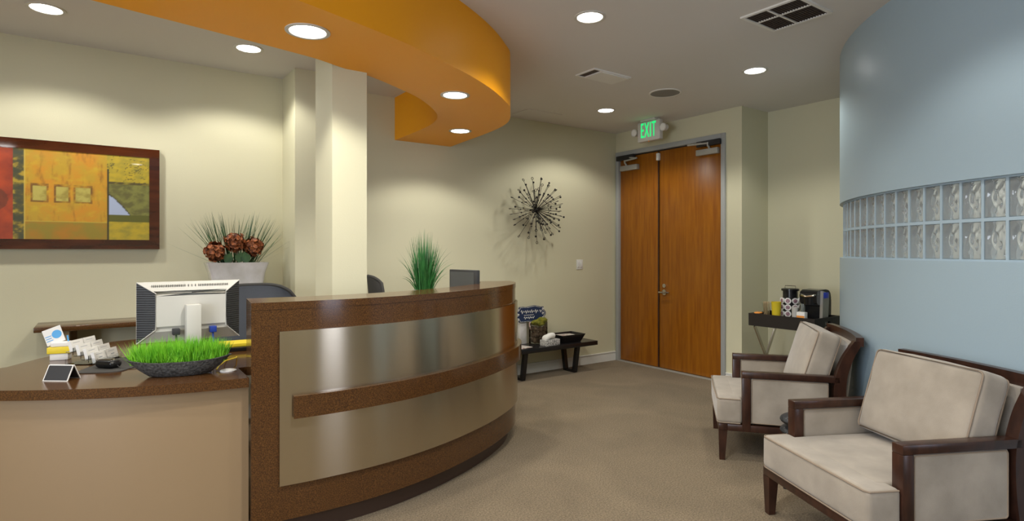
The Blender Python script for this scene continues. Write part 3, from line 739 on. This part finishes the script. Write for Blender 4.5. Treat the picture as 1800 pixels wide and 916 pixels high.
office_chair((.885, 4.10, 0), R(180), 'fabric_grey', 'blue grey office chair back behind the silver monitor', hw=.29, top=.60)
office_chair((2.03, 4.31, 0), R(-102), 'fabric_black', 'black arched office chair back behind the tall desk', hw=.20, top=.64)

# tall grass in a pot behind desk
t = thing('potted_grass', 'tall green grass in a pale pot behind the tall desk', 'potted plant', (1.66, 3.27, .75))
fin('pot', lathe(NB(), [(.05, 0), (.055, .01), (.068, .30), (.072, .335), (.066, .335), (.06, .31)], n=28), 'pearl', t)
bm = NB()
for i in range(420):
    a = random.random()*2*PI; r0 = .045*math.sqrt(random.random()); l = abs(random.gauss(0, .062)); 
    if i % 9 == 0: l = random.uniform(.1, .2)
    hgt = random.uniform(.22, .43)-l*.9
    blade(bm, (r0*math.cos(a), r0*math.sin(a), .30), ((r0+l)*math.cos(a)*1.0, (r0+l)*math.sin(a)*1.0, .30+max(.09, hgt)), random.uniform(.0015,.0034), bend=l*.45, seg=6)
o = fin('grass', bm, 'grass_green', t, smooth=None, recalc=False); o['kind'] = 'stuff'

# ------------------------------------------------------------------ black bench and its things
t = thing('bench', 'low black bench with splayed loop legs against the back wall', 'bench', (3.70, 4.79, 0))
fin('top', B(-.85, .78, -.15, .165, .285, .332, .004), 'bench_black', t)
def leg_loop(x):
    for s, y0, y1 in ((-1, -.13, -.08), (1, .15, .10)):
        bm = NB(); prism_pts = [(y0, .285), (y0-s*-.0+(.045 if s < 0 else -.045), .285), (y1+(.04 if s < 0 else -.04), 0), (y1, 0)]
        a = [bm.verts.new((x-.022, p, z)) for p, z in prism_pts]; b_ = [bm.verts.new((x+.022, p, z)) for p, z in prism_pts]
        bm.faces.new(a[::-1]); bm.faces.new(b_)
        for i in range(4): bm.faces.new((a[i], a[(i+1)%4], b_[(i+1)%4], b_[i]))
        fin('leg', bm, 'bench_black', t)
    fin('stretcher', B(x-.022, x+.022, -.045, .065, .0, .03), 'bench_black', t)
leg_loop(.515); leg_loop(-.19+.0); 
t = thing('magazine_tray', 'square black flared tray of magazines on the bench', 'tray', (4.17, 4.80, .333))
bm = NB(); V = []
for hx, hy, z in ((.125,.085,0), (.165,.12,.085), (.155,.11,.085), (.115,.077,.012)): V.append([bm.verts.new((a*hx, b_*hy, z)) for a, b_ in ((-1,-1),(1,-1),(1,1),(-1,1))])
for a, b_ in zip(V, V[1:]):
    for i in range(4): bm.faces.new((a[i], a[(i+1)%4], b_[(i+1)%4], b_[i]))
bm.faces.new(V[0][::-1]); bm.faces.new(V[-1]); fin('tray_body', bm, 'bench_black', t)
for i, (x, y, rz, lab) in enumerate(((0,0,5,'magazine lying flat in the black tray'),(-.02,.0,-8,'colourful magazine on top in the black tray'))):
    o = fin('magazine', B(-.095, .095, -.062, .062, 0, .010, .001), 'magazine'); o.location = (4.17+x, 4.80+y, .332+.055+i*.0105); o.rotation_euler = (0,0,R(rz)); tag(o, lab, 'magazine', 'magazines in the tray')
fin('filler', B(-.10, .10, -.065, .065, .012, .054), 'white_paper', t)
o = fin('magazine', B(-.11, .11, -.075, .075, 0, .006, .001), 'magazine'); o.location = (3.50, 4.76, .332); o.rotation_euler = (0,0,R(10)); tag(o, 'open magazine on the left end of the bench', 'magazine')
t = thing('tissue_box', 'grey patterned tissue box with a white tissue on the bench', 'tissue box', (3.86, 4.715, .332), R(6))
fin('carton', B(-.10, .10, -.05, .05, 0, .062, .003), 'tissue_box', t)
bm = NB(); rbox(bm, .075, .04, .032, .03, c=(-.015,0,.088), wob=.02, n=8); fin('tissue', bm, 'white_paper', t)
t = thing('moss_vase', 'square glass vase of pinecones topped with green moss', 'vase', (3.82, 4.865, .333))
bm = NB(); box(bm, -.085, .085, -.055, .055, 0, .235, .004); 
fin('glass', bm, 'clear_glass', t)
for i in range(16):
    bm = NB(); bmesh.ops.create_icosphere(bm, subdivisions=2, radius=.028)
    for w_ in bm.verts: w_.co = w_.co*(1+.25*noise.noise(w_.co*60)); w_.co.z *= 1.2
    o = fin('pinecone', bm, 'pinecone', t); o.location = (-.05+.05*(i%3)+random.uniform(-.006,.006), -.022+.044*((i//3)%2), .04+.058*(i//6)+random.uniform(-.005,.005)); o.rotation_euler = (random.random()*3,0,random.random()*3)
bm = NB()
for x, y, z, r in ((-.03,0,.225,.055), (.05,0,.245,.06), (.01,-.02,.215,.05)):
    mtx = Matrix.Translation((x,y,z)) @ Matrix.Diagonal((1.1,.8,.55,1)); bmesh.ops.create_icosphere(bm, subdivisions=3, radius=r, matrix=mtx)
for w_ in bm.verts: w_.co += noise.noise_vector(w_.co*60)*.006
fin('moss', bm, 'moss', t)
t = thing('scroll_sign', 'navy scalloped sign with white hand lettering behind the moss vase', 'sign', (3.72, 4.945, .332))
fin('stand', B(-.10, -.01, -.022, .028, 0, .235, .004), 'pearl', t)
bm = NB(); pts = []
for k in range(64):
    a = 2*PI*k/64; c, s_ = math.cos(a), math.sin(a); rr = 1+.05*math.cos(9*a)+.03*math.cos(17*a)
    pts.append((.195*math.copysign(abs(c)**.6, c)*rr, .085*math.copysign(abs(s_)**.55, s_)*rr))
a = [bm.verts.new((x, -.006, z)) for x, z in pts]; b_ = [bm.verts.new((x, .006, z)) for x, z in pts]
bm.faces.new(a); bm.faces.new(b_[::-1])
for i in range(64): bm.faces.new((a[i], a[(i+1)%64], b_[(i+1)%64], b_[i]))
sg = fin('sign_board', bm, 'navy', t); sg.location = (.03, -.032, .315)
bm = NB()
def squig(x0, x1, z, amp, n_, r): tube(bm, [(x0+(x1-x0)*i/n_, -.0075, z+amp*math.sin(i*2.1)*(1+.5*math.sin(i*.9))) for i in range(n_+1)], r, 5)
squig(-.13, .10, .030, .016, 26, .0035); squig(.12, .15, .028, .012, 5, .003); squig(-.09, .04, -.008, .004, 22, .002); squig(-.09, .05, -.036, .011, 16, .003)
for s in (-1, 1):
    for zz in (-.05, .0, .045): tube(bm, [(s*.165+.014*math.cos(q*.8)*(1-q*.06), -.0075, zz+.014*math.sin(q*.8)*(1-q*.06)) for q in range(11)], .003, 5)
tube(bm, [(x*.93, -.007, z*.92) for x, z in pts], .0018, 5, closed=True)
fin('lettering', bm, 'white_paper', sg)

# ------------------------------------------------------------------ armchairs
def armchair(loc, fdir, label):
    t = thing('armchair', label, 'armchair', loc, math.atan2(fdir[1], fdir[0])-PI/2, 'matching waiting room armchairs')
    for s in (-1, 1):
        # arm rest with its front post
        bm = NB(); x0, x1 = (s*.36, s*.305) if s < 0 else (s*.305, s*.36)
        box(bm, x0, x1, -.30, .25, .528, .566, .003); box(bm, x0, x1, .20, .25, .19, .5279, .003)
        fin('arm_rest', bm, 'dark_wood', t)
        bm = NB(); rbox(bm, .018, .22, .142, .010, crown=(.003,0,0), c=(s*.334, -.022, .384)); sp = fin('side_panel', bm, 'suede', t)
        for sg_ in (-1, 1): fin('piping', tube(NB(), [(s*.334+sg_*.0175, -.022+y, .384+z) for y, z in rrect(.214, .136, .012, 3)], .0035, 6, closed=True), 'piping', sp)
        # front leg
        bm = NB(); V = []
        for h, z in ((.017, 0), (.026, .19)):
            cx, cy = s*.332, .363+(0 if z else .004); V.append([bm.verts.new((cx+a*h, cy+b_*h, z)) for a, b_ in ((-1,-1),(1,-1),(1,1),(-1,1))])
        bm.faces.new(V[0][::-1]); bm.faces.new(V[1])
        for i in range(4): bm.faces.new((V[0][i], V[0][(i+1)%4], V[1][(i+1)%4], V[1][i]))
        fin('leg', bm, 'dark_wood', t)
        # sabre back post that runs down into the rear leg
        bm = NB(); P = crom([(-.385, 0), (-.345, .12), (-.315, .24), (-.300, .40), (-.303, .54), (-.335, .66), (-.378, .745), (-.402, .785)], 5); V = []
        for i, (y, z) in enumerate(P):
            w_ = .024+.010*math.sin(PI*min(1, z/.8)); V.append([bm.verts.new((s*.334-.026, y-w_, z)), bm.verts.new((s*.334+.026, y-w_, z)), bm.verts.new((s*.334+.026, y+w_, z)), bm.verts.new((s*.334-.026, y+w_, z))])
        bm.faces.new(V[0][::-1]); bm.faces.new(V[-1])
        for a, b_ in zip(V, V[1:]):
            for i in range(4): bm.faces.new((a[i], a[(i+1)%4], b_[(i+1)%4], b_[i]))
        fin('back_post', bm, 'dark_wood', t)
    bm = NB(); box(bm, -.358, .358, .337, .389, .19, .232, .003); 
    for s in (-1, 1): box(bm, s*.332-.026, s*.332+.026, -.30, .337, .19, .232, .003)
    box(bm, -.306, .306, -.33, -.28, .19, .232, .003); fin('seat_rail', bm, 'dark_wood', t)
    # top rail, gently bowed to the rear
    C = [(-.36+.72*i/16, -.405-.030*(1-((i-8)/8)**2)) for i in range(17)]
    bm = NB(); strip(bm, offs(C, .020), offs(C, -.020), .755, .808); fin('top_rail', bm, 'dark_wood', t)
    bm = NB(); strip(bm, [(x*.84, y+.07) for x, y in C], [(x*.84, y+.105) for x, y in C], .24, .755)
    for w_ in bm.verts:
        z = w_.co.z; 
        if z > .5: w_.co.y -= .055
    fin('back_panel', bm, 'suede', t)
    # seat cushion: full width in front of the arms, narrower between them
    bm = NB(); rbox(bm, .354, .075, .080, .022, crown=(0,.006,.004), c=(0, .322, .314), n=10)
    rbox(bm, .298, .27, .080, .022, crown=(0,0,.016), c=(0, .04, .316), n=10)
    sc = fin('seat_cushion', bm, 'suede', t)
    fin('piping', tube(NB(), [(-.352, .26, .388), (-.350, .385, .388), (-.33, .398, .389), (0, .403, .391), (.33, .398, .389), (.350, .385, .388), (.352, .26, .388)], .0038, 6), 'piping', sc)
    fin('piping', tube(NB(), [(-.350, .26, .238), (-.350, .385, .238), (-.33, .396, .238), (.33, .396, .238), (.350, .385, .238), (.350, .26, .238)], .0038, 6), 'piping', sc)
    rot = Matrix.Rotation(R(-17), 3, 'X')
    rot = Matrix.Rotation(R(17), 3, 'X'); c = Vector((0, -.205, .615))
    bm = NB(); rbox(bm, .292, .068, .205, .028, crown=(.0,.028,.010), c=c, rot=rot, n=10, wob=.004); bc = fin('back_cushion', bm, 'suede', t)
    for yy in (.060, -.060):
        fin('piping', tube(NB(), [tuple(c+rot@Vector((x, yy+(.004 if yy > 0 else -.004)+.012*math.copysign(1,yy)*(1-(x/.285)**2)*(1 if abs(z) > .15 else 0), z+(.010*(1-(x/.285)**2) if z > .1 else 0)))) for x, z in rrect(.284, .197, .02, 4)], .0038, 6, closed=True), 'piping', bc)
    return t
armchair((2.936, 1.155, 0), (-.892, .451), 'beige suede armchair with dark wood frame, nearest at lower right')
armchair((3.718, 2.135, 0), (-.62, .785), 'beige suede armchair with dark wood frame, beside the coffee tray table')

# black padded stool between the chairs
t = thing('padded_stool', 'small black padded leather stool between the two armchairs', 'stool', (3.185, 1.665, 0))
for z in (.325, .385):
    bm = NB(); bmesh.ops.create_uvsphere(bm, u_segments=28, v_segments=12, radius=1, matrix=Matrix.Translation((0,0,z)) @ Matrix.Diagonal((.125,.125,.038,1))); fin('cushion', bm, 'black_leather', t)
fin('seat_base', lathe(NB(), [(.10, .27), (.11, .28), (.11, .30)], n=28), 'black_leather', t)
for k in range(4):
    a = PI/4+k*PI/2; fin('leg', tube(NB(), [(.075*math.cos(a), .075*math.sin(a), .28), (.10*math.cos(a), .10*math.sin(a), 0)], .012, 8), 'black_metal', t)

# ------------------------------------------------------------------ coffee tray table
TX, TY = 5.055, 2.74
t = thing('tray_table', 'black butler tray table on chrome crossed legs by the wall', 'side table', (TX, TY, 0))
bm = NB(); hx, hy, z0, z1 = .225, .30, .645, .757
box(bm, -hx, hx, -hy, hy, z0, z0+.012); box(bm, -hx, -hx+.012, -hy, hy, z0+.012, z1); box(bm, hx-.012, hx, -hy, hy, z0+.012, z1)
for s in (-1, 1):
    y0, y1 = (s*hy, s*(hy-.012)) if s < 0 else (s*(hy-.012), s*hy)
    box(bm, -hx+.012, hx-.012, y0, y1, z0+.012, .690); box(bm, -hx+.012, hx-.012, y0, y1, .722, z1)
    box(bm, -hx+.012, -.05, y0, y1, .690, .722); box(bm, .05, hx-.012, y0, y1, .690, .722)
fin('tray', bm, 'tray_black', t)
for s in (-1, 1):
    for q in (-1, 1):
        y = s*.262+q*.008
        m3 = Matrix.Rotation(q*math.atan2(.40, .64), 3, 'Y'); L = math.hypot(.40, .64)
        bm = NB(); box(bm, -.014, .014, -.006, .006, -L/2, L/2); bmesh.ops.rotate(bm, cent=(0,0,0), matrix=m3, verts=bm.verts); shift(bm, (0, y, .322))
        fin('leg', bm, 'chrome', t)
fin('stretcher', tube(NB(), [(0,-.255,.322), (0,.255,.322)], .008, 10), 'chrome', t)
ZT = .657
def tl(x, y): return (x, y, ZT)
# coffee maker
t = thing('coffee_maker', 'black and silver pod coffee maker on the tray', 'coffee maker', tl(5.07, 2.545), R(0))
# local: front faces -x
bm = NB()
prof = [(-.03, 0), (.13, 0), (.135, .25), (.115, .315), (.06, .335), (-.09, .33), (-.125, .30), (-.11, .21), (-.03, .20)]
a = [bm.verts.new((x, -.06, z)) for x, z in prof]; b_ = [bm.verts.new((x, .085, z)) for x, z in prof]; bm.faces.new(a); bm.faces.new(b_[::-1])
for i in range(len(prof)): bm.faces.new((a[i], a[(i+1)%len(prof)], b_[(i+1)%len(prof)], b_[i]))
bmesh.ops.bevel(bm, geom=[e for e in bm.edges if abs(e.verts[0].co.y-e.verts[1].co.y) > .1], offset=.012, segments=3, affect='EDGES')
fin('housing', bm, 'appliance_black', t)
bm = NB(); prof = [(-.075, 0), (.02, 0), (.05, .30), (-.055, .325)]
a = [bm.verts.new((x, -.085, z)) for x, z in prof]; b_ = [bm.verts.new((x, -.0605, z)) for x, z in prof]; bm.faces.new(a); bm.faces.new(b_[::-1])
for i in range(4): bm.faces.new((a[i], a[(i+1)%4], b_[(i+1)%4], b_[i]))
sp = fin('side_panel', bm, 'appliance_silver', t)
fin('badge', B(-.050, .035, -.0875, -.085, .262, .312, .001), 'logo_blue', sp)
bm = NB(); tube(bm, [(-.085, -.055, .30), (-.135, -.04, .285), (-.15, .01, .275), (-.135, .06, .285), (-.085, .075, .30)], .010, 8); fin('handle', bm, 'chrome', t)
fin('pod_head', tube(NB(), [(-.075, .012, .205), (-.075, .012, .285)], .055, 20, r2=.062), 'appliance_black', t)
fin('drip_tray', B(-.14, -.03, -.055, .08, 0, .03, .004), 'appliance_black', t)
bm = NB(); box(bm, -.05, .10, .0855, .118, .02, .28, .01); fin('water_tank', bm, 'reservoir', t)
# pod carousel
t = thing('pod_carousel', 'round black carousel filled with pink lidded coffee pods', 'pod rack', tl(5.09, 2.79))
bm = NB(); lathe(bm, [(.075, 0), (.075, .012), (.062, .014), (.062, .305), (.075, .308), (.075, .325), (.06, .33)], n=32); fin('stand', bm, 'appliance_black', t)
fin('carry_handle', tube(NB(), [(0,-.05,.325), (0,-.048,.352), (0,.048,.352), (0,.05,.325)], .004, 8), 'chrome', t)
for j in range(5):
    for i in range(8):
        if j == 4 or (j == 3 and i % 2): 
            if j == 4: continue
        a = 2*PI*i/8+.25; z = .045+j*.058; dx, dy = math.cos(a), math.sin(a)
        bm = NB(); tube(bm, [(dx*.046, dy*.046, z), (dx*.077, dy*.077, z)], .019, 14, r2=.025); tube(bm, [(dx*.077, dy*.077, z), (dx*.080, dy*.080, z)], .028, 16)
        pd = fin('coffee_pod', bm, 'white_paper', t)
        fin('pod_label', tube(NB(), [(dx*.080, dy*.080, z), (dx*.0808, dy*.0808, z)], .018, 14), 'pod_lid', pd)
t = thing('yellow_cup', 'yellow paper cup stack on the coffee tray', 'cup', tl(5.0, 2.965-.07))
t.location = (4.945, 2.84, ZT)
fin('cup_body', lathe(NB(), [(.030, 0), (.042, .205), (.044, .21), (.040, .21), (.029, .06)], n=28), 'yellow_card', t)
t = thing('stirrer_cup', 'clear cup packed with wooden stir sticks on the tray', 'stirrers', (5.0, 2.965, ZT))
fin('glass', lathe(NB(), [(.033, 0), (.038, .19), (.036, .19), (.031, .006)], n=24), 'clear_glass', t)
for i in range(22):
    a = random.random()*6.28; r = .026*math.sqrt(random.random()); bm = NB(); box(bm, -.003, .003, -.001, .001, .007, .20)
    o = fin('stick', bm, 'wood_stick', t); o.location = (r*math.cos(a), r*math.sin(a), 0); o.rotation_euler = (random.uniform(-.05,.05), random.uniform(-.05,.05), a)
bm = NB()
for i in range(9):
    bmesh.ops.create_icosphere(bm, subdivisions=2, radius=.017, matrix=Matrix.Translation((random.uniform(-.025,.025), random.uniform(-.022,.022), .10+.006*random.random())) @ Matrix.Diagonal((1.3,1,.5,1)))
t = thing('snack_bowl', 'small bowl of orange packets at the left end of the tray', 'bowl', (4.885, 2.985, ZT))
fin('bowl_body', lathe(NB(), [(.02, 0), (.03, .05), (.036, .098), (.033, .098), (.027, .05)], n=24), 'clear_glass', t)
o = fin('packets', bm, 'orange_candy', t); o['kind'] = 'stuff'
t = thing('sugar_carton', 'small white carton with orange print before the coffee maker', 'carton', (4.885, 2.575, ZT))
fin('carton', B(-.025, .025, -.035, .035, 0, .145, .003), 'white_paper', t)
fin('print', B(-.0265, -.0252, -.033, .033, .085, .115), 'orange_candy', t)
t = thing('paper_cups', 'pale paper cup between the pod rack and coffee maker', 'cup', (4.95, 2.67, ZT))
fin('cup_body', lathe(NB(), [(.022, 0), (.028, .17), (.030, .175), (.027, .175), (.02, .07)], n=24), 'exit_box', t)
